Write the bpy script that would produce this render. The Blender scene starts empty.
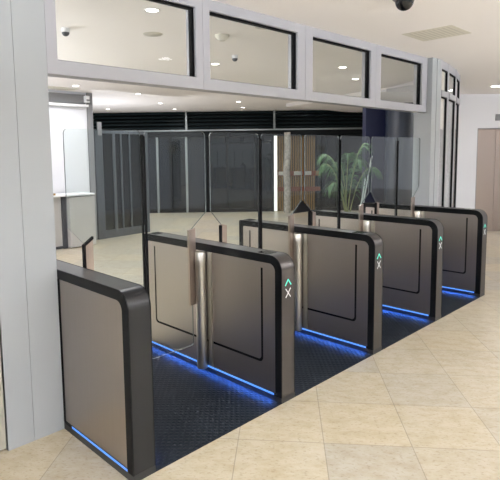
import bpy, math, random
from mathutils import Vector, Matrix
random.seed(7)
scene = bpy.context.scene
COL = scene.collection
PI = math.pi

# ------------------------------------------------------------------ materials
def lin(c):
    return tuple(((v/255)/12.92 if v/255 <= .04045 else ((v/255+.055)/1.055)**2.4) for v in c) + (1,)

def mat(name, rgb=(128,128,128), rough=.5, metal=0., emit=None, estr=0., spec=.5, coat=0.):
    m = bpy.data.materials.new(name); m.use_nodes = True
    b = m.node_tree.nodes['Principled BSDF']
    b.inputs['Base Color'].default_value = lin(rgb)
    b.inputs['Roughness'].default_value = rough
    b.inputs['Metallic'].default_value = metal
    b.inputs['Specular IOR Level'].default_value = spec
    b.inputs['Coat Weight'].default_value = coat
    if emit:
        b.inputs['Emission Color'].default_value = lin(emit)
        b.inputs['Emission Strength'].default_value = estr
    return m

def nd(m, t, **kw):
    n = m.node_tree.nodes.new(t)
    for k, v in kw.items(): setattr(n, k, v)
    return n
def lk(m, a, b): m.node_tree.links.new(a, b)
def bsdf(m): return m.node_tree.nodes['Principled BSDF']

def speckle(m, scale=40, amt=.06, bump=0., stretch=(1,1,1)):
    """gentle procedural tone and roughness variation"""
    b = bsdf(m); tc = nd(m, 'ShaderNodeTexCoord'); mp = nd(m, 'ShaderNodeMapping')
    mp.inputs['Scale'].default_value = stretch
    no = nd(m, 'ShaderNodeTexNoise'); no.inputs['Scale'].default_value = scale; no.inputs['Detail'].default_value = 4
    lk(m, tc.outputs['Object'], mp.inputs['Vector']); lk(m, mp.outputs['Vector'], no.inputs['Vector'])
    base = tuple(b.inputs['Base Color'].default_value)
    mx = nd(m, 'ShaderNodeMix', data_type='RGBA')
    mx.inputs['A'].default_value = tuple(v*(1-amt) for v in base[:3]) + (1,)
    mx.inputs['B'].default_value = tuple(min(1, v*(1+amt)) for v in base[:3]) + (1,)
    lk(m, no.outputs['Fac'], mx.inputs['Factor']); lk(m, mx.outputs['Result'], b.inputs['Base Color'])
    if bump:
        bp = nd(m, 'ShaderNodeBump'); bp.inputs['Strength'].default_value = bump; bp.inputs['Distance'].default_value = .002
        lk(m, no.outputs['Fac'], bp.inputs['Height']); lk(m, bp.outputs['Normal'], b.inputs['Normal'])
    return m

M = {}
M['paint'] = speckle(mat('painted_panel', (156,161,163), .45), 3, .02)
M['paint_warm_lit'] = speckle(mat('painted_panel_warm_lit', (166,163,150), .5), 3, .02)  # panel paint again, with its warmer light put into the colour
M['frame'] = speckle(mat('powder_coated_frame', (160,161,166), .42), 8, .02)
M['ceiling'] = speckle(mat('ceiling_plaster', (240,236,233), .8), 2, .015)
M['wall'] = speckle(mat('wall_plaster', (222,223,227), .7), 2, .02)
M['white'] = mat('white_laminate', (235,236,238), .4)
M['grey_lam'] = speckle(mat('grey_laminate', (172,170,166), .45), 6, .03)
M['mid_grey'] = mat('mid_grey', (128,128,130), .5)
M['screen'] = mat('screen_frame', (70,75,80), .4)
M['dark_grey'] = mat('dark_grey', (62,64,68), .45)
M['black'] = mat('black_rubber', (9,9,11), .75, 0, None, 0, .1)
M['black_band'] = mat('black_band', (9,10,12), .45, 0, None, 0, .12)
M['plinth'] = mat('plinth_black', (26,27,29), .4)
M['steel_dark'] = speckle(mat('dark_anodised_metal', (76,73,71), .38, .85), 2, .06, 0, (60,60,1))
M['steel_dim'] = speckle(mat('dim_anodised_metal', (34,35,36), .36, .55), 2, .06, 0, (60,60,1))  # same casing metal, darkened for the dimmer reflections on the near pedestal
M['steel'] = mat('brushed_steel', (168,160,154), .36, 1.)
def brushed(m):
    b = bsdf(m); tc = nd(m, 'ShaderNodeTexCoord'); mp = nd(m, 'ShaderNodeMapping')
    mp.inputs['Scale'].default_value = (40, 40, .6)
    no = nd(m, 'ShaderNodeTexNoise'); no.inputs['Scale'].default_value = 3; no.inputs['Detail'].default_value = 5
    lk(m, tc.outputs['Object'], mp.inputs['Vector']); lk(m, mp.outputs['Vector'], no.inputs['Vector'])
    mr = nd(m, 'ShaderNodeMapRange'); mr.inputs['To Min'].default_value = .30; mr.inputs['To Max'].default_value = .46
    lk(m, no.outputs['Fac'], mr.inputs['Value']); lk(m, mr.outputs['Result'], b.inputs['Roughness'])
brushed(M['steel'])
M['post_steel'] = mat('satin_post_steel', (190,188,180), .33, 1.)
M['plate_steel'] = mat('clamp_plate_steel', (158,146,138), .35, 1.)
M['led'] = mat('blue_light', (10,20,60), .5, 0, (92,152,244), 1.15)
M['icon_green'] = mat('green_icon_light', (20,60,55), .5, 0, (90,225,200), 1.3)
M['icon_white'] = mat('white_icon_light', (90,90,90), .5, 0, (235,235,235), .8)
M['reader'] = mat('reader_glass', (26,30,30), .08)
M['lamp'] = mat('lamp_glow', (255,255,255), .5, 0, (255,250,240), 14.)
M['louvre'] = speckle(mat('dark_louvre', (9,24,26), .5, 0, None, 0, .15), 5, .2)
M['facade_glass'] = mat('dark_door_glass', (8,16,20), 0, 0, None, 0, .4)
M['facade_lit'] = mat('lit_door_glass', (44,48,54), 0, 0, None, 0, .4)  # paler copy of the door glass, lit space beyond put into the colour
M['facade_frame'] = mat('dark_door_frame', (9,14,16), .5, 0, None, 0, .2)
M['pale_metal'] = mat('pale_metal_bar', (150,156,156), .35, .4)
M['wood'] = speckle(mat('golden_timber_slat', (140,110,58), .5), 12, .25, 0, (1,1,.1))
M['wood_gap'] = mat('shadow_board', (44,36,26), .7)
M['blue_wall'] = speckle(mat('navy_wall', (8,14,44), .45), 3, .1)
M['column_navy'] = mat('glossy_navy_column', (16,24,36), .3)
M['bark'] = speckle(mat('pale_bark', (158,152,142), .8), 11, .75, .5)
M['orange'] = mat('orange_sign_reflection', (104,56,24), .5, 0, (255,120,50), .02)  # a sign's reflection in the doors, painted as glowing strips
M['reflection_white'] = mat('white_sign_reflection', (170,168,158), .5, 0, (235,235,220), .03)  # pale patches of the same painted reflection
M['bright_strip'] = mat('white_jamb_glow', (235,235,230), .5, 0, (250,250,245), 1.0)  # white door jamb, its brightness put in as emission
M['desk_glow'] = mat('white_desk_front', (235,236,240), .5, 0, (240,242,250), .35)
M['leaf'] = speckle(mat('palm_leaf', (58,98,48), .45), 30, .35)
M['stem'] = speckle(mat('palm_stem', (112,120,70), .6), 20, .2)
M['soil'] = speckle(mat('potting_soil', (48,38,30), .9), 60, .4, .6)
M['pot'] = speckle(mat('planter_grey', (70,72,74), .5), 10, .1)
M['cane'] = mat('pale_cane', (196,206,204), .45)
M['elevator'] = mat('bronze_elevator_metal', (150,138,130), .34, .9)
M['vent'] = mat('vent_plate', (212,208,194), .6)
M['vent_dark'] = mat('vent_slot', (194,190,178), .7)
M['blind'] = mat('roller_blind', (232,228,218), .8)
M['camera_white'] = mat('camera_white', (225,225,225), .4)
M['dome'] = mat('smoked_dome', (10,11,13), .05)

# limestone tiles, half a metre, turned about fifty degrees to the gate row
def limestone():
    m = mat('limestone_tiles', (200,190,165), .32)
    b = bsdf(m); tc = nd(m, 'ShaderNodeTexCoord')
    def dot(v):
        d = nd(m, 'ShaderNodeVectorMath', operation='DOT_PRODUCT'); d.inputs[1].default_value = v
        lk(m, tc.outputs['Object'], d.inputs[0]); return d.outputs['Value']
    e, n = dot((.640,-.768,0)), dot((.768,.640,0))
    ad = nd(m, 'ShaderNodeMath', operation='SUBTRACT'); lk(m, n, ad.inputs[0]); ad.inputs[1].default_value = .455
    cb = nd(m, 'ShaderNodeCombineXYZ'); lk(m, e, cb.inputs[0]); lk(m, ad.outputs[0], cb.inputs[1])
    br = nd(m, 'ShaderNodeTexBrick'); br.offset = 0; br.squash = 1
    br.inputs['Scale'].default_value = 1; br.inputs['Brick Width'].default_value = .4975; br.inputs['Row Height'].default_value = .4975
    br.inputs['Mortar Size'].default_value = .0028; br.inputs['Mortar Smooth'].default_value = .2; br.inputs['Bias'].default_value = 0
    br.inputs['Color1'].default_value = lin((180,170,147)); br.inputs['Color2'].default_value = lin((163,158,147))
    br.inputs['Mortar'].default_value = lin((140,132,116))
    lk(m, cb.outputs[0], br.inputs['Vector'])
    # drifting beds and small fossil pits
    mp = nd(m, 'ShaderNodeMapping'); mp.inputs['Scale'].default_value = (3.0, 5, 1); lk(m, cb.outputs[0], mp.inputs['Vector'])
    n1 = nd(m, 'ShaderNodeTexNoise'); n1.inputs['Scale'].default_value = 2.6; n1.inputs['Detail'].default_value = 9; n1.inputs['Roughness'].default_value = .72
    lk(m, mp.outputs[0], n1.inputs['Vector'])
    r1 = nd(m, 'ShaderNodeMapRange'); r1.inputs['From Min'].default_value = .42; r1.inputs['From Max'].default_value = .66
    lk(m, n1.outputs['Fac'], r1.inputs['Value'])
    mx = nd(m, 'ShaderNodeMix', data_type='RGBA', blend_type='MULTIPLY')
    mx.inputs['B'].default_value = (.82,.76,.63,1)
    fm = nd(m, 'ShaderNodeMath', operation='MULTIPLY'); lk(m, r1.outputs[0], fm.inputs[0]); fm.inputs[1].default_value = .85
    lk(m, fm.outputs[0], mx.inputs['Factor']); lk(m, br.outputs['Color'], mx.inputs['A'])
    mp2 = nd(m, 'ShaderNodeMapping'); mp2.inputs['Scale'].default_value = (26, 44, 1); lk(m, cb.outputs[0], mp2.inputs['Vector'])
    n2 = nd(m, 'ShaderNodeTexNoise'); n2.inputs['Scale'].default_value = 1.6; n2.inputs['Detail'].default_value = 5
    lk(m, mp2.outputs[0], n2.inputs['Vector'])
    r2 = nd(m, 'ShaderNodeMapRange'); r2.inputs['From Min'].default_value = .57; r2.inputs['From Max'].default_value = .66
    r2.inputs['To Max'].default_value = .42
    lk(m, n2.outputs['Fac'], r2.inputs['Value'])
    mx2 = nd(m, 'ShaderNodeMix', data_type='RGBA', blend_type='MULTIPLY'); mx2.inputs['B'].default_value = (.50,.40,.28,1)
    lk(m, r2.outputs[0], mx2.inputs['Factor']); lk(m, mx.outputs['Result'], mx2.inputs['A'])
    lk(m, mx2.outputs['Result'], b.inputs['Base Color'])
    rr = nd(m, 'ShaderNodeMapRange'); rr.inputs['To Min'].default_value = .25; rr.inputs['To Max'].default_value = .45
    lk(m, n1.outputs['Fac'], rr.inputs['Value']); lk(m, rr.outputs[0], b.inputs['Roughness'])
    return m
M['limestone'] = limestone()

def studded():
    m = mat('studded_rubber', (25,29,36), .65, 0, None, 0, .14)
    b = bsdf(m); tc = nd(m, 'ShaderNodeTexCoord')
    vo = nd(m, 'ShaderNodeTexVoronoi'); vo.inputs['Scale'].default_value = 30; vo.inputs['Randomness'].default_value = 0
    mp = nd(m, 'ShaderNodeMapping'); mp.inputs['Rotation'].default_value = (0,0,PI/4); lk(m, tc.outputs['Object'], mp.inputs['Vector'])
    lk(m, mp.outputs[0], vo.inputs['Vector'])
    mr = nd(m, 'ShaderNodeMapRange'); mr.inputs['From Min'].default_value = .28; mr.inputs['From Max'].default_value = .40
    mr.inputs['To Min'].default_value = 1; mr.inputs['To Max'].default_value = 0
    lk(m, vo.outputs['Distance'], mr.inputs['Value'])
    bp = nd(m, 'ShaderNodeBump'); bp.inputs['Strength'].default_value = 1; bp.inputs['Distance'].default_value = .005
    lk(m, mr.outputs[0], bp.inputs['Height']); lk(m, bp.outputs['Normal'], b.inputs['Normal'])
    no = nd(m, 'ShaderNodeTexNoise'); no.inputs['Scale'].default_value = 5; no.inputs['Detail'].default_value = 5
    lk(m, tc.outputs['Object'], no.inputs['Vector'])
    cr = nd(m, 'ShaderNodeMix', data_type='RGBA'); cr.inputs['A'].default_value = lin((8,12,18)); cr.inputs['B'].default_value = lin((24,31,40))
    lk(m, no.outputs['Fac'], cr.inputs['Factor']); lk(m, cr.outputs['Result'], b.inputs['Base Color'])
    return m
M['mat'] = studded()

def glassmat(name, tint=(.93,.96,.95), haze=0.):
    m = bpy.data.materials.new(name); m.use_nodes = True
    nt = m.node_tree; nt.nodes.clear()
    out = nd(m, 'ShaderNodeOutputMaterial'); tr = nd(m, 'ShaderNodeBsdfTransparent'); tr.inputs[0].default_value = tint + (1,)
    gl = nd(m, 'ShaderNodeBsdfGlossy'); gl.inputs['Roughness'].default_value = .01; gl.inputs['Color'].default_value = (1,1,1,1)
    fr = nd(m, 'ShaderNodeFresnel'); fr.inputs['IOR'].default_value = 1.5
    ge = nd(m, 'ShaderNodeNewGeometry')
    # both faces of a slab reflect like the outside of glass
    ior = nd(m, 'ShaderNodeMapRange'); ior.inputs['To Min'].default_value = 1.5; ior.inputs['To Max'].default_value = 1/1.5
    lk(m, ge.outputs['Backfacing'], ior.inputs['Value'])
    mx = nd(m, 'ShaderNodeMixShader')
    lw = nd(m, 'ShaderNodeLayerWeight'); lw.inputs['Blend'].default_value = .5
    pw = nd(m, 'ShaderNodeMath', operation='POWER'); lk(m, lw.outputs['Facing'], pw.inputs[0]); pw.inputs[1].default_value = 5
    ma = nd(m, 'ShaderNodeMath', operation='MULTIPLY_ADD'); lk(m, pw.outputs[0], ma.inputs[0]); ma.inputs[1].default_value = .95; ma.inputs[2].default_value = .018
    lk(m, ma.outputs[0], mx.inputs['Fac']); lk(m, tr.outputs[0], mx.inputs[1]); lk(m, gl.outputs[0], mx.inputs[2])
    last = mx
    if haze:
        df = nd(m, 'ShaderNodeBsdfDiffuse'); df.inputs[0].default_value = (.8,.8,.8,1)
        m2 = nd(m, 'ShaderNodeMixShader'); m2.inputs['Fac'].default_value = haze
        lk(m, mx.outputs[0], m2.inputs[1]); lk(m, df.outputs[0], m2.inputs[2]); last = m2
    lk(m, last.outputs[0], out.inputs['Surface'])
    return m
M['glass'] = glassmat('gate_glass', haze=.006)
M['pane'] = glassmat('window_glass', (.95,.96,.95), haze=.01)
M['glass_edge'] = mat('glass_edge', (84,92,94), .3)

# ------------------------------------------------------------------ mesh building
class MB:
    def __init__(s): s.v = []; s.f = []; s.mi = []
    def add(s, vs, fs, mi=0):
        o = len(s.v); s.v += [tuple(v) for v in vs]; s.f += [tuple(i+o for i in f) for f in fs]; s.mi += [mi]*len(fs); return s
    def box(s, x0, x1, y0, y1, z0, z1, mi=0):
        return s.add([(x0,y0,z0),(x1,y0,z0),(x1,y1,z0),(x0,y1,z0),(x0,y0,z1),(x1,y0,z1),(x1,y1,z1),(x0,y1,z1)],
              [(0,3,2,1),(4,5,6,7),(0,1,5,4),(1,2,6,5),(2,3,7,6),(3,0,4,7)], mi)
    def obox(s, c, ax, hx, hy, z0, z1, mi=0):
        """box turned so its long side follows the 2D unit vector ax"""
        a = Vector((ax[0],ax[1],0)).normalized(); n = Vector((-a.y,a.x,0)); c = Vector((c[0],c[1],0))
        P = [c+a*sx*hx+n*sy*hy for sx,sy in ((-1,-1),(1,-1),(1,1),(-1,1))]
        vs = [(p.x,p.y,z0) for p in P]+[(p.x,p.y,z1) for p in P]
        return s.add(vs, [(0,3,2,1),(4,5,6,7),(0,1,5,4),(1,2,6,5),(2,3,7,6),(3,0,4,7)], mi)
    def prism(s, poly, axis, a, b, mi=0, side=None):
        """polygon in the two other axes (in order), pushed from a to b along axis"""
        n = len(poly)
        def pt(p, t): return (t,p[0],p[1]) if axis == 0 else ((p[0],t,p[1]) if axis == 1 else (p[0],p[1],t))
        vs = [pt(p,a) for p in poly]+[pt(p,b) for p in poly]
        s.add(vs, [tuple(range(n)), tuple(range(2*n-1,n-1,-1))], mi)
        o = len(s.v)-2*n
        for i in range(n):
            j = (i+1) % n; s.f.append((o+i,o+n+i,o+n+j,o+j)); s.mi.append(mi if side is None else side)
        return s
    def ring(s, outer, inner, axis, a, b, mi=0):
        n = len(outer)
        def pt(p, t): return (t,p[0],p[1]) if axis == 0 else ((p[0],t,p[1]) if axis == 1 else (p[0],p[1],t))
        vs = [pt(p,a) for p in outer]+[pt(p,a) for p in inner]+[pt(p,b) for p in outer]+[pt(p,b) for p in inner]
        fs = []
        for i in range(n):
            j = (i+1) % n
            fs += [(i,j,n+j,n+i),(2*n+i,3*n+i,3*n+j,2*n+j),(i,2*n+i,2*n+j,j),(n+i,n+j,3*n+j,3*n+i)]
        return s.add(vs, fs, mi)
    def lathe(s, prof, c=(0,0,0), seg=24, mi=0):
        k = len(prof); vs = []; fs = []
        for i in range(seg):
            a = 2*PI*i/seg
            for r, z in prof: vs.append((c[0]+r*math.cos(a), c[1]+r*math.sin(a), c[2]+z))
        for i in range(seg):
            j = (i+1) % seg
            for q in range(k-1): fs.append((i*k+q, j*k+q, j*k+q+1, i*k+q+1))
        return s.add(vs, fs, mi)
    def cyl(s, c, r, z0, z1, seg=28, mi=0): return s.lathe([(0.0001,z0),(r,z0),(r,z1),(0.0001,z1)], (c[0],c[1],0), seg, mi)
    def tube(s, pts, rads, seg=8, mi=0):
        pts = [Vector(p) for p in pts]; n = len(pts); vs = []; fs = []
        if not hasattr(rads, '__len__'): rads = [rads]*n
        for i, p in enumerate(pts):
            t = (pts[min(i+1,n-1)]-pts[max(i-1,0)]).normalized()
            u = t.cross(Vector((0,0,1)) if abs(t.z) < .95 else Vector((1,0,0))).normalized(); w = t.cross(u)
            for k in range(seg):
                a = 2*PI*k/seg; q = p+(u*math.cos(a)+w*math.sin(a))*rads[i]; vs.append(tuple(q))
        for i in range(n-1):
            for k in range(seg):
                l = (k+1) % seg; fs.append((i*seg+k, i*seg+l, (i+1)*seg+l, (i+1)*seg+k))
        fs += [tuple(range(seg-1,-1,-1)), tuple((n-1)*seg+k for k in range(seg))]
        return s.add(vs, fs, mi)
    def mesh(s, name, mats, smooth=False, angle=.6):
        me = bpy.data.meshes.new(name); me.from_pydata(s.v, [], s.f); me.validate()
        for m in (mats if isinstance(mats, (list,tuple)) else [mats]): me.materials.append(m)
        if len(me.polygons) == len(s.mi):
            for p, i in zip(me.polygons, s.mi): p.material_index = i
        import bmesh
        bm = bmesh.new(); bm.from_mesh(me); bmesh.ops.recalc_face_normals(bm, faces=bm.faces[:])
        for f in bm.faces: f.smooth = smooth
        if smooth:
            for e in bm.edges:
                if len(e.link_faces) == 2 and e.calc_face_angle(0) > angle: e.smooth = False
        bm.to_mesh(me); bm.free()
        return me
    def build(s, name, mats, parent=None, smooth=False, bevel=0., label=None):
        o = bpy.data.objects.new(name, s.mesh(name, mats, smooth)); COL.objects.link(o)
        if parent: o.parent = parent
        if label: o['label'] = label
        if bevel:
            md = o.modifiers.new('bevel', 'BEVEL'); md.width = bevel; md.segments = 2; md.limit_method = 'ANGLE'
        return o

def tag(o, label, cat, group=None, kind=None):
    o['label'] = label; o['category'] = cat
    if group: o['group'] = group
    if kind: o['kind'] = kind
    return o
def thing(name, label, cat, loc=(0,0,0), group=None, rotz=0, kind=None):
    o = bpy.data.objects.new(name, None); COL.objects.link(o); o.location = loc; o.rotation_euler = (0,0,rotz)
    o.empty_display_size = .1
    return tag(o, label, cat, group, kind)
def place(name, mesh, parent=None, label=None):
    o = bpy.data.objects.new(name, mesh); COL.objects.link(o); o.parent = parent
    if label: o['label'] = label
    return o

def arc(cx, cy, r, a0, a1, n):
    return [(cx+r*math.cos(a0+(a1-a0)*i/n), cy+r*math.sin(a0+(a1-a0)*i/n)) for i in range(n+1)]

# ------------------------------------------------------------------ camera
CAM = Vector((-1.34758,-2.12042,1.67361))
RIGHT = Vector((.71660547,-.69736014,-.01286238)); UP = Vector((.08115227,.06504751,.99457686)); FWD = Vector((.69274159,.71376303,-.10320576))
cd = bpy.data.cameras.new('camera'); cam = bpy.data.objects.new('camera', cd); COL.objects.link(cam)
cd.sensor_fit = 'HORIZONTAL'; cd.sensor_width = 36; cd.lens = 511.765/500*36
cd.shift_x = 20.282/500; cd.shift_y = -33.029/500
cam.matrix_world = Matrix(((RIGHT.x,UP.x,-FWD.x,CAM.x),(RIGHT.y,UP.y,-FWD.y,CAM.y),(RIGHT.z,UP.z,-FWD.z,CAM.z),(0,0,0,1)))
cd.clip_end = 100
scene.camera = cam

# far walls of the lobby run askew of the gate row: U across, V away
F2 = Vector((.69637,.71768,0)); R2 = Vector((.71768,-.69637,0))
def UV(u, v, z=0): q = Vector((-1.34758,-2.12042,0))+R2*u+F2*v; return (q.x, q.y, z)
ROT_UV = math.atan2(R2.y, R2.x)

# ------------------------------------------------------------------ gate pedestals
S, W, H, L = 1.17265, .1384, 1.0, 1.55
def outline(ins, rf, rb, z0):
    """pedestal side outline in (y, z): big radius at the front top, small at the back"""
    p = [(ins, z0)]
    p += [(a, b) for a, b in arc(ins+rf, H-ins-rf, rf, PI, PI/2, 10)]
    p += [(a, b) for a, b in arc(L-ins-rb, H-ins-rb, rb, PI/2, 0, 6)]
    p += [(L-ins, z0)]
    return p
OUT = outline(0, .098, .02, 0.); INN = outline(.056, .05, .012, .058)
hw = W/2
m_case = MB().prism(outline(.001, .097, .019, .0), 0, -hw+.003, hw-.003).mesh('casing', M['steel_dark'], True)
m_case_dark = MB().prism(outline(.001, .097, .019, .0), 0, -hw+.003, hw-.003).mesh('casing_dim', M['steel_dim'], True)
def trim_mesh(sg): return MB().ring(OUT, INN, 0, sg*(hw-.006), sg*hw).mesh('side_trim', M['black_band'])
m_trim = {-1: trim_mesh(-1), 1: trim_mesh(1)}
def panel_mesh(sg, groove=True):
    b = MB(); b.prism(INN, 0, sg*(hw-.006), sg*(hw-.002), 0)
    if groove:   # dark U-shaped shadow groove of the service hatch
        y0, y1, zt, zb, r, t = .175, 1.40, .905, .25, .035, .017
        o = [(y0-t/2, zt)] + arc(y0-t/2+r, zb-t/2+r, r, PI, 1.5*PI, 6) + arc(y1+t/2-r, zb-t/2+r, r, 1.5*PI, 2*PI, 6) + [(y1+t/2, zt)]
        i = [(y0+t/2, zt)] + arc(y0+t/2+r-t/2, zb+t/2+r-t/2, r-t/2, PI, 1.5*PI, 6) + arc(y1-t/2-r+t/2, zb+t/2+r-t/2, r-t/2, 1.5*PI, 2*PI, 6) + [(y1-t/2, zt)]
        n = len(o)
        for k in range(n-1):
            q = [o[k], o[k+1], i[k+1], i[k]]
            b.prism(q, 0, sg*(hw-.0024), sg*(hw-.0012), 1)
    return b.mesh('side_panel', [M['steel'], M['black']])
m_panel = {-1: panel_mesh(-1), 1: panel_mesh(1)}
def led_mesh(sg, y0, y1): return MB().box(min(sg*(hw-.004),sg*(hw+.0015)), max(sg*(hw-.004),sg*(hw+.0015)), y0, y1, .040, .055).mesh('glowing_strip', M['led'])
m_led = {-1: led_mesh(-1, .068, 1.48), 1: led_mesh(1, .068, 1.48)}
m_plinth = MB().box(-hw-.0008, hw+.0008, -.0008, L+.0008, 0, .038).mesh('plinth', M['plinth'])
m_reader = MB().box(-.042, .042, .135, .235, .998, 1.0018).mesh('reader_window', M['reader'])
m_reader_b = MB().box(-.042, .042, 1.425, 1.515, .998, 1.0018).mesh('reader_window', M['reader'])
def stroke(b, p, q, w):
    d = (Vector(q)-Vector(p)).normalized(); n = Vector((-d.y,d.x))*w/2; p = Vector(p); q = Vector(q)
    b.prism([tuple(p+n), tuple(p-n), tuple(q-n), tuple(q+n)], 1, -.0016, .001)
b = MB(); stroke(b, (-.030,.802), (.001,.842), .008); stroke(b, (.030,.802), (-.001,.842), .008); m_arrow = b.mesh('arrow_icon', M['icon_green'])
b = MB(); stroke(b, (-.025,.720), (.025,.780), .006); stroke(b, (.025,.720), (-.025,.780), .006); m_cross = b.mesh('cross_icon', M['icon_white'])

YW = .785     # plane of the glass wings
def post_mesh(sg):
    c = (sg*(hw+.046), .752)
    prof = [(.0001,.046),(.041,.046),(.041,.564),(.0385,.566),(.0385,.569),(.041,.571),(.041,.853),(.0395,.855),(.0395,.858),(.0425,.860),(.0425,.943),(.040,.947),(.0001,.947)]
    return MB().lathe(prof, (c[0],c[1],0), 32).mesh('hinge_post', M['post_steel'], True)
m_post = {-1: post_mesh(-1), 1: post_mesh(1)}
m_strip = {sg: MB().box(min(sg*(hw-.001),sg*(hw+.012)), max(sg*(hw-.001),sg*(hw+.012)), .675, .715, .062, .944).mesh('mounting_strip', M['post_steel']) for sg in (-1,1)}
def wing_mesh(sg):
    """closed glass wing on side sg; x from near the pedestal axis out to the lane centre"""
    xo = S/2-.018; xi = .024; xc = .172 if sg < 0 else .135
    zb, zt, zc1, zc0 = .232, 1.838, 1.240, 1.120
    P = arc(xo-.03, zb+.03, .03, -PI/2, 0, 5) + arc(xo-.03, zt-.03, .03, 0, PI/2, 5) + arc(xi+.03, zt-.03, .03, PI/2, PI, 5)
    P += [(xi, zc1), (xc, zc0)] + arc(xc+.02, zb+.02, .02, PI, 1.5*PI, 4)
    return MB().prism([(sg*x, z) for x, z in P], 1, YW-.006, YW+.006, 0, 1).mesh('glass_wing', [M['glass'], M['glass_edge']])
m_wing = {-1: wing_mesh(-1), 1: wing_mesh(1)}
m_seal = {sg: MB().box(min(sg*(S/2-.018),sg*(S/2-.0085)), max(sg*(S/2-.018),sg*(S/2-.0085)), YW-.008, YW+.008, .265, 1.80).mesh('edge_seal', M['black']) for sg in (-1,1)}
def plate_mesh(sg, chamfer):
    a, c = (.140, .203) if sg < 0 else (.133, .186)
    P = [(sg*a, .547), (sg*c, .547), (sg*c, 1.118+(.045 if chamfer else -.004)), (sg*a, 1.118+(0 if chamfer else .008))]
    return MB().prism(P, 1, YW-.010, YW+.010).mesh('clamp_plate', M['plate_steel'])
m_plate = {-1: plate_mesh(-1, False), 1: plate_mesh(1, False)}; m_plate_ch = plate_mesh(1, True)
def gasket_mesh(chamfer):
    b = MB(); b.box(.120, .134, YW-.012, YW+.012, .547, 1.118)
    if chamfer: b.prism([(.120,1.118),(.134,1.112),(.190,1.150),(.190,1.166)], 1, YW-.012, YW+.012)
    return b.mesh('plate_gasket', M['black'])
m_gasket = gasket_mesh(False); m_gasket_ch = gasket_mesh(True)
def bracket_mesh(sg):
    return [MB().box(min(sg*.118,sg*.150), max(sg*.118,sg*.150), YW-.035, YW+.004, z0, z1).mesh('hinge_bracket', M['black']) for z0, z1 in ((.86,.935),(.60,.655))]
m_bracket = {-1: bracket_mesh(-1), 1: bracket_mesh(1)}

def glow(o, sg, y0=.07, y1=1.48, power=6.):
    ld = bpy.data.lights.new('strip_glow', 'AREA'); ld.shape = 'RECTANGLE'; ld.size = y1-y0; ld.size_y = .012; ld.energy = power; ld.color = (.06,.22,1); ld.spread = 2.1
    g = bpy.data.objects.new('strip_glow', ld); COL.objects.link(g); g.parent = o
    g.location = (sg*(hw+.006), (y0+y1)/2, .046); 
    g.rotation_euler = (Matrix.Rotation(-sg*.42, 3, 'Y') @ Matrix.Rotation(PI/2, 3, 'Z')).to_euler()
labels = ['near darker-faced gate pedestal against the left grey column',
          'second gate pedestal from the left column, with its full hinge post showing',
          'middle gate pedestal of the row of five',
          'fourth gate pedestal from the left column, second from the right jamb',
          'farthest gate pedestal standing beside the right-hand jamb']
for i in range(5):
    t = thing('gate_pedestal', labels[i], 'turnstile gate', (i*S+hw, 0, 0), 'speed gate pedestals in a row')
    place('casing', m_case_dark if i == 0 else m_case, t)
    for sg in (-1, 1):
        place('side_trim', m_trim[sg], t)
        if i == 0 and sg < 0:
            b = MB(); I2 = [p for p in INN if p[0] <= .72]; top = max(p[1] for p in I2)
            b.prism(I2+[(.735,top),(.735,.058)], 0, -hw+.002, -hw+.006); b.build('side_panel', M['steel'], t)
            MB().box(-hw-.001, -hw+.001, .735, .757, .05, 1.0-.056).build('end_strip', M['black'], t)
            MB().box(-hw-.0015, -hw+.004, .054, .655, .041, .055).build('glowing_strip', M['led'], t)
        elif i == 4 and sg > 0:
            place('side_panel', m_panel[sg], t)
        else:
            place('side_panel', m_panel[sg], t); glow(place('glowing_strip', m_led[sg], t), sg)
    place('plinth', m_plinth, t)
    if i:
        place('reader_window', m_reader, t); place('arrow_icon', m_arrow, t, 'lit green arrow'); place('cross_icon', m_cross, t, 'lit white cross')
    place('reader_window', m_reader_b, t)
    for sg in (-1, 1):
        if (i == 0 and sg < 0) or (i == 4 and sg > 0): continue
        place('hinge_post', m_post[sg], t); place('mounting_strip', m_strip[sg], t)
        w = place('glass_wing', m_wing[sg], t)
        place('edge_seal', m_seal[sg], w)
        place('clamp_plate', m_plate_ch if (i == 0 and sg > 0) else m_plate[sg], w)
        if sg > 0: place('plate_gasket', m_gasket_ch if i == 0 else m_gasket, w)
        if i == 2 and sg > 0:
            MB().prism([(-.018,1.245),(-.150,1.128),(.120,1.128),(.10,1.150)], 1, YW-.004, YW+.004).build('corner_plate', M['black'], w, label='black triangular corner plate')
            MB().box(.092, .1205, YW-.011, YW+.011, .95, 1.135).build('plate_gasket', M['black'], w)
        for q in m_bracket[sg]: place('hinge_bracket', q, w)

lane = ['black studded rubber mat in the nearest lane by the left column', 'black studded rubber mat in the second lane from the left column',
        'black studded rubber mat in the third lane from the left column', 'black studded rubber mat in the farthest lane by the right jamb']
for i in range(4):
    x0, x1 = i*S+W+.001, (i+1)*S-.001
    b = MB(); b.box(x0, x1, 0, .876, 0, .005); b.box(x0, x1, .879, 1.55, 0, .005)
    tag(b.build('rubber_mat', M['mat']), lane[i], 'mat', 'studded mats between the pedestals')

# ------------------------------------------------------------------ room shell
ZO, ZI = 2.80, 2.88     # ceiling outside the portal and inside
def struct(o, label, cat): return tag(o, label, cat, None, 'structure')
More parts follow.
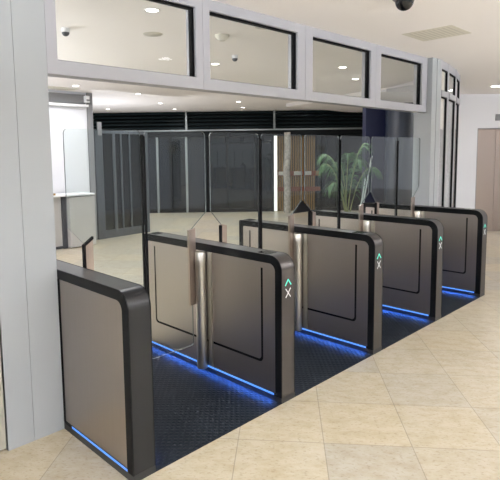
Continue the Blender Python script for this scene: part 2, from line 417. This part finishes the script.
# the stone floor leaves the mat wells open underneath the mats
struct(MB().box(-9, 20, -9, 18, -.2, 0).build('floor', M['limestone']), 'cream limestone floor of half metre tiles laid diagonally', 'floor')
struct(MB().box(-9, 16, -9, .757, ZO, ZO+.3).build('ceiling', M['ceiling']), 'white plaster ceiling in front of the gates', 'ceiling')
struct(MB().prism([(4.83,.757),(16,.757),(16,6),(8.5,6),(7.6,2.6),(7.0,1.75),(6.62,1.10),(6.02,.93),(5.466,.80),(5.055,.757)], 2, ZO, ZO+.3).build('ceiling', M['ceiling']), 'white plaster ceiling towards the lift doors', 'ceiling')
struct(MB().prism([(-9,.87),(5.06,.87),(5.466,.90),(6.02,1.0),(6.62,1.2),(7.0,1.9),(7.6,2.7),(8.5,6),(14,6),(14,18),(-9,18)], 2, ZI, ZI+.22).build('ceiling', M['ceiling']), 'pale lobby ceiling behind the glass gates', 'ceiling')
# left cladding
b = MB(); b.box(-.187, 0, .757, .95, 0, ZO); b.box(-.34, -.190, .757, .95, 0, ZO); b.box(-.34, -.02, .762, .94, 0, ZO)
struct(b.build('wall_left', M['paint']), 'grey panelled column at the left end of the gate row', 'wall')
d = thing('door_1', 'flush door panel left of the grey column, warm light painted in', 'door', (-.85,.775,0), None, 0, 'structure')
MB().box(-.45, .505, 0, .05, .012, ZO).build('door_leaf', M['paint_warm_lit'], d)
MB().box(-.45, .505, .02, .07, 0, .012).build('shadow_line', M['black'], d)  # black strip stands for the shadow line under the leaf
MB().box(.40, .445, -.02, 0, .045, .16).build('door_stop', M['dark_grey'], d)
struct(MB().box(-9, -1.31, .76, .95, 0, ZO).build('wall_left', M['paint']), 'grey wall beyond the flush door panel', 'wall')
# transom
XW = [(.0, .068, 1.128, 1.196), (1.196, 1.264, 2.302, 2.409), (2.409, 2.522, 3.526, 3.630), (3.630, 3.732, 4.700, 4.83)]
tlab = ['transom window nearest the left column', 'second transom window from the left column', 'third transom window above the middle gates', 'transom window beside the right jamb']
for k, (xa, xb, xc, xd) in enumerate(XW):
    w = thing('window_%d' % (k+1), tlab[k], 'window', ((xa+xd)/2, .757, 2.147), None, 0, 'structure')
    ox = (xa+xd)/2; z0 = 0; zb = 2.230-2.147; zt = 2.722-2.147; z1 = ZO-2.147
    e = .0008
    MB().ring([(xa-ox+e,z0),(xd-ox-e,z0),(xd-ox-e,z1),(xa-ox+e,z1)], [(xb-ox,zb),(xc-ox,zb),(xc-ox,zt),(xb-ox,zt)], 1, 0, .11).build('window_frame', M['frame'], w, bevel=.002)
    g = .016
    MB().ring([(xb-ox,zb),(xc-ox,zb),(xc-ox,zt),(xb-ox,zt)], [(xb-ox+g*.4,zb+.006),(xc-ox-g,zb+.006),(xc-ox-g,zt-g*.8),(xb-ox+g*.4,zt-g*.8)], 1, .022, .062).build('gasket', M['black'], w)
    MB().box(xb-ox, xc-ox, .038, .046, zb, zt).build('window_pane', M['pane'], w)
# right jamb and pilaster
b = MB(); b.box(4.835, 4.955, .695, .92, 0, ZO); b.box(4.958, 5.058, .690, .92, 0, ZO); b.box(4.84, 5.05, .702, .91, 0, ZO)
struct(b.build('wall_right', M['paint']), 'grey panelled jamb at the right end of the gate row', 'wall')
# curved glazing that swings away beyond the jamb
CUR = [(5.060,.690),(5.466,.765),(6.02,.890),(6.60,1.07),(6.96,1.42),(7.15,1.9),(7.3,2.6)]
for k in range(len(CUR)-1):
    a, c = Vector(CUR[k]+(0,)), Vector(CUR[k+1]+(0,)); d = (c-a).normalized(); ln = (c-a).length; mid = (a+c)/2
    w = thing('window_%d' % (k+5), ['first curved glazing bay next to the right jamb, blind half down', 'second curved glazing bay right of the jamb', 'third curved glazing bay right of the jamb',
        'fourth curved glazing bay turning away towards the lifts', 'fifth curved glazing bay out of sight', 'last curved glazing bay out of sight'][k], 'window', (mid.x, mid.y, 0), None, math.atan2(d.y,d.x), 'structure')
    h = ln/2-.0005
    f = MB(); f.box(-h, -h+.045, 0, .09, 0, ZO); f.box(h-.035, h, 0, .09, 0, ZO); f.box(-h+.045, h-.035, .004, .086, 2.70, ZO); f.box(-h+.045, h-.035, -.012, .086, 2.36, 2.43); f.box(-h+.045, h-.035, .004, .086, 0, .12)
    f.build('window_frame', M['frame'], w, bevel=.002)
    gk = MB()
    for z0, z1 in ((.12,2.36),(2.43,2.70)):
        gk.ring([(-h+.045,z0),(h-.035,z0),(h-.035,z1),(-h+.045,z1)], [(-h+.05,z0+.01),(h-.047,z0+.01),(h-.047,z1-.015),(-h+.05,z1-.015)], 1, .006, .028)
    gk.build('gasket', M['black'], w)
    p = MB(); p.box(-h+.045, h-.035, .018, .024, .12, 2.36); p.box(-h+.045, h-.035, .018, .024, 2.43, 2.70); p.build('window_pane', M['pane'], w)
    if k == 0: MB().box(-h+.05, h-.06, .034, .038, 1.955, 2.69).build('roller_blind', M['blind'], w, label='half lowered white roller blind')
# little dark lettering marks on the jamb panels
# lift wall
def wall_uv(name, u0, u1, v, z1, m, lab, th=.2, holes=None):
    b = MB()
    for (a, c, z0, zz) in holes or [(u0, u1, 0, z1)]:
        ca = UV((a+c)/2, v+th/2); b.obox(ca, (R2.x,R2.y), (c-a)/2, th/2, z0, zz)
    return struct(b.build(name, m), lab, 'wall')
wall_uv('wall_far', 3.6, 11, 10.44, ZO, M['wall'], 'white wall around the bronze lift doors', .3,
        [(3.6, 5.03, 0, ZO), (6.15, 11, 0, ZO), (5.03, 6.15, 2.125, ZO)])
lo = UV(5.59, 10.44); d = thing('door_2', 'bronze metal lift doors in the white wall at far right', 'lift doors', lo, None, ROT_UV, 'structure')
MB().box(-.56, -.137, .10, .14, 0, 2.125).build('door_leaf', M['elevator'], d)
MB().box(-.131, .56, .10, .14, 0, 2.125).build('door_leaf', M['elevator'], d)
fr = MB(); fr.box(-.56, -.545, .0, .1, 0, 2.125); fr.box(-.545, .56, 0, .1, 2.11, 2.125); fr.build('door_frame', M['mid_grey'], d)
tag(MB().box(-.02, .30, -.018, 0, -.065, .065).build('sign', M['mid_grey']), 'small grey floor indicator plate above the lift doors', 'sign')
bpy.data.objects['sign'].location = UV(5.40, 10.44, 2.335); bpy.data.objects['sign'].rotation_euler = (0,0,ROT_UV)
# closing walls
# ------------------------------------------------------------------ inner lobby, left: white wall, desk, glazed screen
struct(MB().box(-7, 3.68, 7.0, 7.2, 0, ZI).build('wall_back', M['wall']), 'white wall behind the reception desk', 'wall')
struct(MB().box(-2, 3.62, 6.93, 6.999, 2.66, 2.83).build('trim_2', M['mid_grey']), 'grey recessed band at the head of the white wall', 'trim')
struct(MB().box(-2, 3.66, 6.88, 6.999, 2.60, 2.645).build('trim_3', M['white']), 'white ledge under the grey band', 'trim')
t = thing('access_point', 'small white box at the end of the grey band', 'wall box', (3.64,6.86,2.66))
MB().box(-.05, .04, 0, .12, .02, .15).build('housing', M['white'], t, bevel=.01); MB().box(-.03, .03, -.01, 0, .05, .08).build('vent', M['mid_grey'], t)
t = thing('reception_desk', 'grey and white reception desk beside the white wall', 'desk', (3.0,6.6,0))
MB().box(-.04, .46, -.16, .12, .02, .93).build('front_panel', M['grey_lam'], t)
MB().box(-.13, -.05, -.05, .2, 0, .95).build('side_post', M['dark_grey'], t)
MB().box(-.30, -.14, -.02, .2, .05, .95).build('return_panel', M['grey_lam'], t)
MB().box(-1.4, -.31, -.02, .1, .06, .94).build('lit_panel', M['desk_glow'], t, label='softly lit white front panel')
MB().box(-1.4, .46, -.17, .25, .955, .985).build('desk_top', M['white'], t, bevel=.004)
MB().box(-1.4, -.05, -.01, .2, 0, .05).build('plinth', M['dark_grey'], t)
tag(MB().box(-.13, .10, -.08, .08, 0, .035).build('wooden_tray', M['wood']), 'small tan wooden tray on the left of the reception desk', 'tray').location = (2.62,6.55,.985)
# grey column beside the wall
struct(MB().box(3.685, 3.80, 6.98, 7.4, 0, ZI).build('wall_inner', M['mid_grey']), 'narrow grey wall end beside the glazed screen', 'wall')
w = thing('window_11', 'dark glazed screen behind the nearest lane', 'window', (3.82,6.97,0), None, .06, 'structure')
f = MB()
for x0, x1 in ((0,.17),(.41,.47),(.60,.63),(.82,.845),(1.24,1.30)): f.box(x0, x1, 0, .08, 0, 2.17)
f.box(.17, 1.24, .005, .075, 2.11, 2.17); f.box(.17, 1.24, .005, .075, 0, .16)
f.build('window_frame', M['screen'], w)
p = MB(); p.box(.17, 1.24, .03, .045, .16, 2.11); p.build('window_pane', M['facade_glass'], w)
MB().box(.05, .14, -.03, 0, 2.07, 2.33).build('header_plate', M['mid_grey'], w)

# ------------------------------------------------------------------ back facade (dark entrance doors), in its own turned frame
fo = UV(0, 14.65); FA = thing('door_3', 'wide dark glazed entrance facade across the back of the lobby', 'entrance', fo, None, ROT_UV, 'structure')
MB().box(-4.2, 4.2, .25, .4, 0, ZI+.1).build('backing_wall', M['facade_frame'], FA)
b = MB()
for k in range(5): b.box(-4.2, 4.0, .04-.0*k, .24, 2.40+k*.10, 2.445+k*.10)
b.build('louvre_panel', M['louvre'], FA)
MB().box(-4.2, 4.0, -.06, .10, 2.325, 2.365).build('header_bar', M['pale_metal'], FA)
MB().box(-4.2, 4.0, -.02, .24, 2.17, 2.32).build('door_track', M['facade_frame'], FA)
xs = [-4.2, -3.3, -2.42, -2.05, -1.68, -1.22, -.62, -.05, .75, 1.25]
for k in range(len(xs)-1):
    d_ = MB(); u0, u1 = xs[k]+.03, xs[k+1]-.03
    d_.box(u0, u1, .12, .14, .1, 2.17)
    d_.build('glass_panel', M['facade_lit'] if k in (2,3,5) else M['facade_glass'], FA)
for k, x in enumerate(xs[:-1]+[1.25]):
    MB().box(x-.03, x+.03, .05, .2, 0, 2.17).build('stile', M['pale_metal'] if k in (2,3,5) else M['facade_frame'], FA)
MB().box(-4.2, 1.25, .055, .19, 0, .1).build('bottom_rail', M['facade_frame'], FA)
for x in (-1.195, 1.29, 3.93): MB().box(x-.025, x+.025, -.08, .03, 2.365, ZI).build('mullion', M['pale_metal'], FA)
MB().box(3.90, 3.96, -.07, .03, 0, 2.32).build('mullion', M['pale_metal'], FA)
MB().box(1.29, 1.37, .0, .10, .02, 2.25).build('glowing_strip', M['bright_strip'], FA, label='bright white vertical strip')  # jamb strip, no lamp; made to glow for its brightness
MB().box(1.37, 2.50, .20, .24, 0, 2.2).build('slat_backing', M['wood_gap'], FA)
for k in range(17): MB().box(1.385+k*.0655, 1.42+k*.0655, .14, .20, 0, 2.2).build('slat', M['wood'], FA)
for k, (u0, u1) in enumerate(((2.53,3.10),(3.18,3.88))): MB().box(u0, u1, .12, .14, .1, 2.17).build('glass_panel', M['facade_glass'], FA)
for x in (3.14,): MB().box(x-.05, x+.05, .03, .2, 0, 2.17).build('stile', M['facade_frame'], FA)
MB().box(2.5, 3.9, .055, .19, 0, .1).build('bottom_rail', M['facade_frame'], FA)
MB().box(1.39, 2.62, .09, .12, 1.02, 1.16).build('reflection_strip', M['orange'], FA, label='dim orange strip of painted reflection')  # bands painted in for a sign's reflection
MB().box(1.39, 2.62, .09, .12, .58, .70).build('reflection_strip', M['orange'], FA, label='dim orange strip of painted reflection')
for x0, x1 in ((1.42,1.66),(1.86,2.10),(2.18,2.36)): MB().box(x0, x1, .07, .09, 1.04, 1.15).build('reflection_tile', M['reflection_white'], FA, label='pale tile of painted reflection')
for x0 in (1.3,1.8,2.2,2.62,3.0): MB().box(x0, x0+.36, .03, .05, 2.20, 2.27).build('head_tile', M['pale_metal'], FA)
tr = MB(); tr.tube([(0,0,0),(.02,0,.6),(.0,.02,1.2),(.03,0,1.8),(.02,.01,2.25)], [.105,.1,.095,.095,.09], 14)
o = tr.build('tree_trunk', M['bark'], None, True); o.location = UV(1.62, 14.35); tag(o, 'pale mottled round trunk in front of the timber slats', 'trunk')
# navy wall and round column at the right of the lobby
wall_uv('wall_inner', 2.20, 2.75, 8.3, ZI, M['blue_wall'], 'dark navy wall right of the entrance doors', .2, [(2.20, 2.75, 0, 2.40)])
wall_uv('wall_inner', 2.20, 2.75, 8.28, ZI, M['grey_lam'], 'grey bulkhead above the navy wall', .22, [(2.20, 3.1, 2.401, 2.62)])
o = MB().lathe([(.0001,0),(.275,0),(.275,2.40),(.0001,2.40)], (0,0,0), 48).build('pillar', M['column_navy'], None, True); o.location = UV(2.71, 8.0)
struct(o, 'glossy dark navy round pillar behind the farthest lane', 'pillar')
b = MB(); a_, c_ = Vector((7.32,2.66,0)), Vector((8.5,3.05,0)); b.obox((a_+c_)/2, (c_-a_), (c_-a_).length/2, .1, 0, ZO)
struct(b.build('wall_inner', M['wall']), 'short white wall joining the curved glazing to the lift wall', 'wall')

# ------------------------------------------------------------------ palm
t = thing('potted_palm', 'green potted palm behind the far gates', 'plant', UV(1.74, 7.5))
MB().lathe([(.0001,0),(.17,0),(.22,.5),(.225,.52),(.20,.52),(.195,.47),(.0001,.47)], (0,0,0), 32).build('planter', M['pot'], t, True)
so = MB().lathe([(.0001,.475),(.194,.47)], (0,0,0), 24).build('soil', M['soil'], t)
MB().lathe([(.0001,.46),(.05,.46),(.045,.6),(.03,.80),(.0001,.82)], (0,0,0), 12).build('stem', M['stem'], t, True)
def frond(side, rise, reach, droop, depth=0., ll=.17, n=28, bare=.3):
    """one arching frond: side is the way it leans across the view, reach metres out"""
    b = MB(); d = (R2*side+F2*depth); d.normalize(); pts = []
    base = Vector((random.uniform(-.03,.03), random.uniform(-.03,.03), .62))
    for k in range(15):
        s_ = k/14; pts.append(base + d*reach*(s_**1.35) + Vector((0,0, rise*math.sin(min(1,s_*1.05)*PI/2) - droop*s_**3)))
    b.tube(pts, [.008*(1-.75*k/14)+.0015 for k in range(15)], 6, 1)
    for k in range(n):
        s_ = bare+(1-bare)*k/(n-1); fi = s_*14; i0 = min(13,int(fi)); p = pts[i0].lerp(pts[i0+1], fi-i0)
        tg = (pts[i0+1]-pts[i0]).normalized(); sd = tg.cross(Vector((0,0,1))).normalized()
        le = ll*(.55+.75*math.sin(PI*min(.93,(s_-bare)/(1-bare)*.8+.18)))*random.uniform(.85,1.1)
        for sg in (-1,1):
            dr = (tg*.75+sd*sg*.75+Vector((0,0,random.uniform(-.75,.2)))).normalized()
            up = tg.cross(dr).normalized(); wv = dr.cross(up).normalized()*.0048
            q = [p, p+dr*le*.35, p+dr*le*.7+Vector((0,0,-.05*le/.2)), p+dr*le*.97+Vector((0,0,-.13*le/.2))]
            vs = []
            for a, wd in zip(q, (.5,1,.8,.08)): vs += [tuple(a-wv*wd), tuple(a+wv*wd)]
            b.add(vs, [(0,1,3,2),(2,3,5,4),(4,5,7,6)], 0)
    o = b.build('frond', [M['leaf'], M['stem']], t)
    md = o.modifiers.new('thick', 'SOLIDIFY'); md.thickness = .0012
for a in [(-1,1.10,.42,.10,.0),(-1,.98,.38,.14,.3),(-1,.72,.30,.16,-.25),(.9,1.18,.30,.0,.2),(1,.92,.44,.12,.1),(.5,1.0,.22,.08,-.5),(-.4,.95,.22,.08,.7),(.1,1.05,.10,.02,-.4)]:
    frond(*a)
for k, (u0, u1, zt, lab) in enumerate(((.150,.345,1.62,'taller pale cane stake leaning beside the palm'), (.135,.255,1.30,'shorter pale cane stake leaning beside the palm'))):
    b = MB(); b.tube([tuple(R2*u0+Vector((0,0,.46))), tuple(R2*u1+Vector((0,0,zt)))], .011, 8)
    o = b.build('cane_stake', M['cane'], t, True, label=lab)

# ------------------------------------------------------------------ ceiling fittings
def lamp(parent, power, loc, size=.16, spread=PI*.9, col=(.93,.945,1)):
    ld = bpy.data.lights.new('lamp', 'AREA'); ld.shape = 'DISK'; ld.size = size; ld.energy = power; ld.color = col; ld.spread = spread
    lo_ = bpy.data.objects.new('lamp', ld); COL.objects.link(lo_); lo_.parent = parent; lo_.location = loc
m_ring = MB().lathe([(.052,-.004),(.068,-.006),(.07,0),(.05,.0)], (0,0,0), 24).mesh('lamp_ring', M['camera_white'], True)
m_disc = MB().lathe([(.0001,-.002),(.051,-.002),(.051,0),(.0001,0)], (0,0,0), 24).mesh('lamp_disc', M['lamp'])
def downlight(x, y, z, label, power, group):
    t = thing('downlight', label, 'downlight', (x, y, z), group)
    place('lamp_ring', m_ring, t); place('lamp_disc', m_disc, t); lamp(t, power, (0,0,-.012))
inner = [(3.05,6.2,'downlight over the left end of the white wall'), (4.63,8.81,'downlight above the dark glazed screen'), (5.83,9.79,'downlight close to the entrance louvres, left'),
  (4.57,6.54,'downlight before the dark glazed screen'), (6.03,7.78,'left downlight of the pair near the second lane'), (7.24,8.79,'downlight by the louvres above the second lane'),
  (7.27,6.42,'downlight above the timber slats, upper one'), (8.41,7.39,'downlight by the louvres, beside the slats'), (5.84,5.24,'downlight just under the second transom window'), (9.67,6.01,'downlight at the right end of the louvres'),
  (1.29,1.50,'bright downlight seen through the first transom window'), (3.44,3.06,'left downlight behind the second transom window'), (4.92,2.93,'downlight at the right edge of the second transom window'), (5.02,2.09,'upper downlight behind the third transom window'), (6.19,2.62,'lower downlight behind the third transom window')]
INP, OUTP = 18., 4.2
for x, y, lab in inner: downlight(x, y, ZI, lab, INP, 'inner lobby downlights')
for x, y in ((-1.5,3),(-1.5,5.5),(1.2,4.2)): downlight(x, y, ZI, 'inner lobby downlight left of the gates, hidden', INP, 'inner lobby downlights')
k = 0
for x in (-5,-2.6,-.2,2.4,5.0,7.6,10.4):  # unseen downlights added for fill, positions assumed
    for y in (-5.6,-3.4,-1.2):
        if (x, y) in ((5.0,-1.2),(7.6,-1.2)) : continue
        downlight(x, y, ZO, 'added unseen downlight over the front lobby', OUTP, 'added front lobby downlights')
t = thing('linear_light', 'long slim ceiling light near the lift wall', 'ceiling light', (8.44,1.08,ZO), None, ROT_UV)
MB().box(-.2, .6, -.05, .05, -.012, 0).build('housing', M['camera_white'], t); MB().box(-.18, .58, -.035, .035, -.016, -.012).build('diffuser', M['lamp'], t)
lamp(t, 10, (.2,0,-.03), .4)
for k in range(2): downlight(9.6+k*.9, -.6-k*1.6, ZO, 'added unseen downlight before the lift doors', OUTP, 'added front lobby downlights')  # two more unseen downlights added towards the lifts
# unseen uplighters added only to brighten the ceilings
for x, y, pw, lab in ((-2.8,3.6,460,'added unseen uplighter in the lobby left of the gates, nearer'), (-.6,5.0,280,'added unseen uplighter in the lobby left of the gates, farther'), 
                 (4.6,8.4,55,'added unseen uplighter behind the dark glazed screen'),
                 (-4.6,-1.8,1050,'added unseen uplighter left of the viewer'), (.5,-5.6,1050,'added unseen uplighter behind the viewer'), (5.4,-5.0,1050,'added unseen uplighter right of the viewer'), (10.2,-4.6,110,'added unseen uplighter before the lifts')):
    t = thing('added_uplighter', lab, 'added fill lamp', (x, y, 0), 'added fill uplighters')
    MB().lathe([(.0001,0),(.15,0),(.15,.02),(.0001,.025)], (0,0,0), 24).build('base', M['dark_grey'], t, True)
    hb = 1.1 if 'behind the navy' in lab or 'behind the dark' in lab else 0
    MB().cyl((0,0), .014, .02, 1.72-hb).build('pole', M['dark_grey'], t, True)
    MB().lathe([(.02,1.70),(.10,1.76),(.16,1.86),(.155,1.86),(.095,1.77),(.0001,1.72)], (0,0,-hb), 28).build('bowl', M['camera_white'], t, True)
    ld = bpy.data.lights.new('lamp', 'AREA'); ld.shape = 'DISK'; ld.size = .26; ld.energy = pw; ld.color = (.92,.94,1)
    g = bpy.data.objects.new('lamp', ld); COL.objects.link(g); g.parent = t; g.location = (0,0,1.855-hb); g.rotation_euler = (PI,0,0)
# ceiling vent
t = thing('ceiling_vent', 'square pale slotted vent in the ceiling before the portal', 'vent', (3.63,.115,ZO))
MB().box(-.235, .235, -.24, .24, -.002, 0).build('vent_plate', M['vent'], t)
b = MB()
for k in range(9): b.box(-.20, .20, -.19+k*.045, -.175+k*.045, -.003, -.002)
b.build('slot', M['vent_dark'], t)
# dome camera, lower half in view at the top edge
t = thing('ceiling_camera', 'black dome security camera hanging from the front ceiling', 'ceiling camera', (2.23,-.27,ZO))
MB().lathe([(.0001,0),(.085,0),(.085,-.03),(.07,-.045),(.0001,-.045)], (0,0,0), 32).build('housing', M['mid_grey'], t, True)
MB().lathe([(.066,-.045)]+[(.066*math.cos(a), -.045-.07*math.sin(a)) for a in [PI/2*k/8 for k in range(1,8)]]+[(.0001,-.115)], (0,0,0), 32).build('dome', M['dome'], t, True)
def bullet(x, y, label):
    t = thing('ceiling_camera', label, 'ceiling camera', (x, y, ZI), 'lobby security cameras'); t.scale = (.65,.65,.65)
    MB().lathe([(.0001,0),(.06,0),(.06,-.05),(.05,-.06),(.0001,-.06)], (0,0,0), 24).build('base', M['camera_white'], t, True)
    MB().lathe([(.055,-.06)]+[(.055*math.cos(a), -.06-.055*math.sin(a)) for a in [PI/2*k/6 for k in range(1,6)]]+[(.0001,-.115)], (0,0,0), 24).build('dome', M['dark_grey'], t, True)
bullet(1.04+.0, 2.55, 'small security camera behind the first transom window'); bullet(3.22, 2.46, 'small security camera behind the second transom window')
t = thing('smoke_detector', 'white smoke detector behind the second transom window', 'detector', (2.36,1.78,ZI))
MB().lathe([(.0001,0),(.075,0),(.07,-.02),(.04,-.05),(.0001,-.05)], (0,0,0), 24).build('body', M['vent'], t, True); MB().lathe([(.03,-.05),(.03,-.056),(.0001,-.056)], (0,0,0), 16).build('sensor', M['vent_dark'], t, True)
for x, y, lab in ((2.43,1.25,'round grey ceiling speaker behind the second transom window'), (1.80,2.2,'round grey ceiling speaker behind the first transom window')):
    t = thing('ceiling_speaker', lab, 'speaker', (x, y, ZI), 'lobby ceiling speakers')
    MB().lathe([(.0001,-.006),(.09,-.006),(.1,0)], (0,0,0), 28).build('grille', M['vent_dark'], t, True)
t = thing('ceiling_vent', 'slim pale ceiling vent high before the white wall', 'vent', (3.05,6.65,ZI))
MB().box(-.45, .25, -.16, .16, -.006, 0).build('vent_plate', M['vent'], t); MB().box(-.40, .20, -.03, .03, -.008, -.006).build('slot', M['vent_dark'], t)

# ------------------------------------------------------------------ world and view
wd = bpy.data.worlds.new('world'); scene.world = wd; wd.use_nodes = True
wd.node_tree.nodes['Background'].inputs[0].default_value = (.90,.92,1,1); wd.node_tree.nodes['Background'].inputs[1].default_value = .9
scene.view_settings.view_transform = 'Standard'; scene.view_settings.look = 'None'
scene.view_settings.gamma = 1; scene.view_settings.use_curve_mapping = False; scene.view_settings.exposure = 0
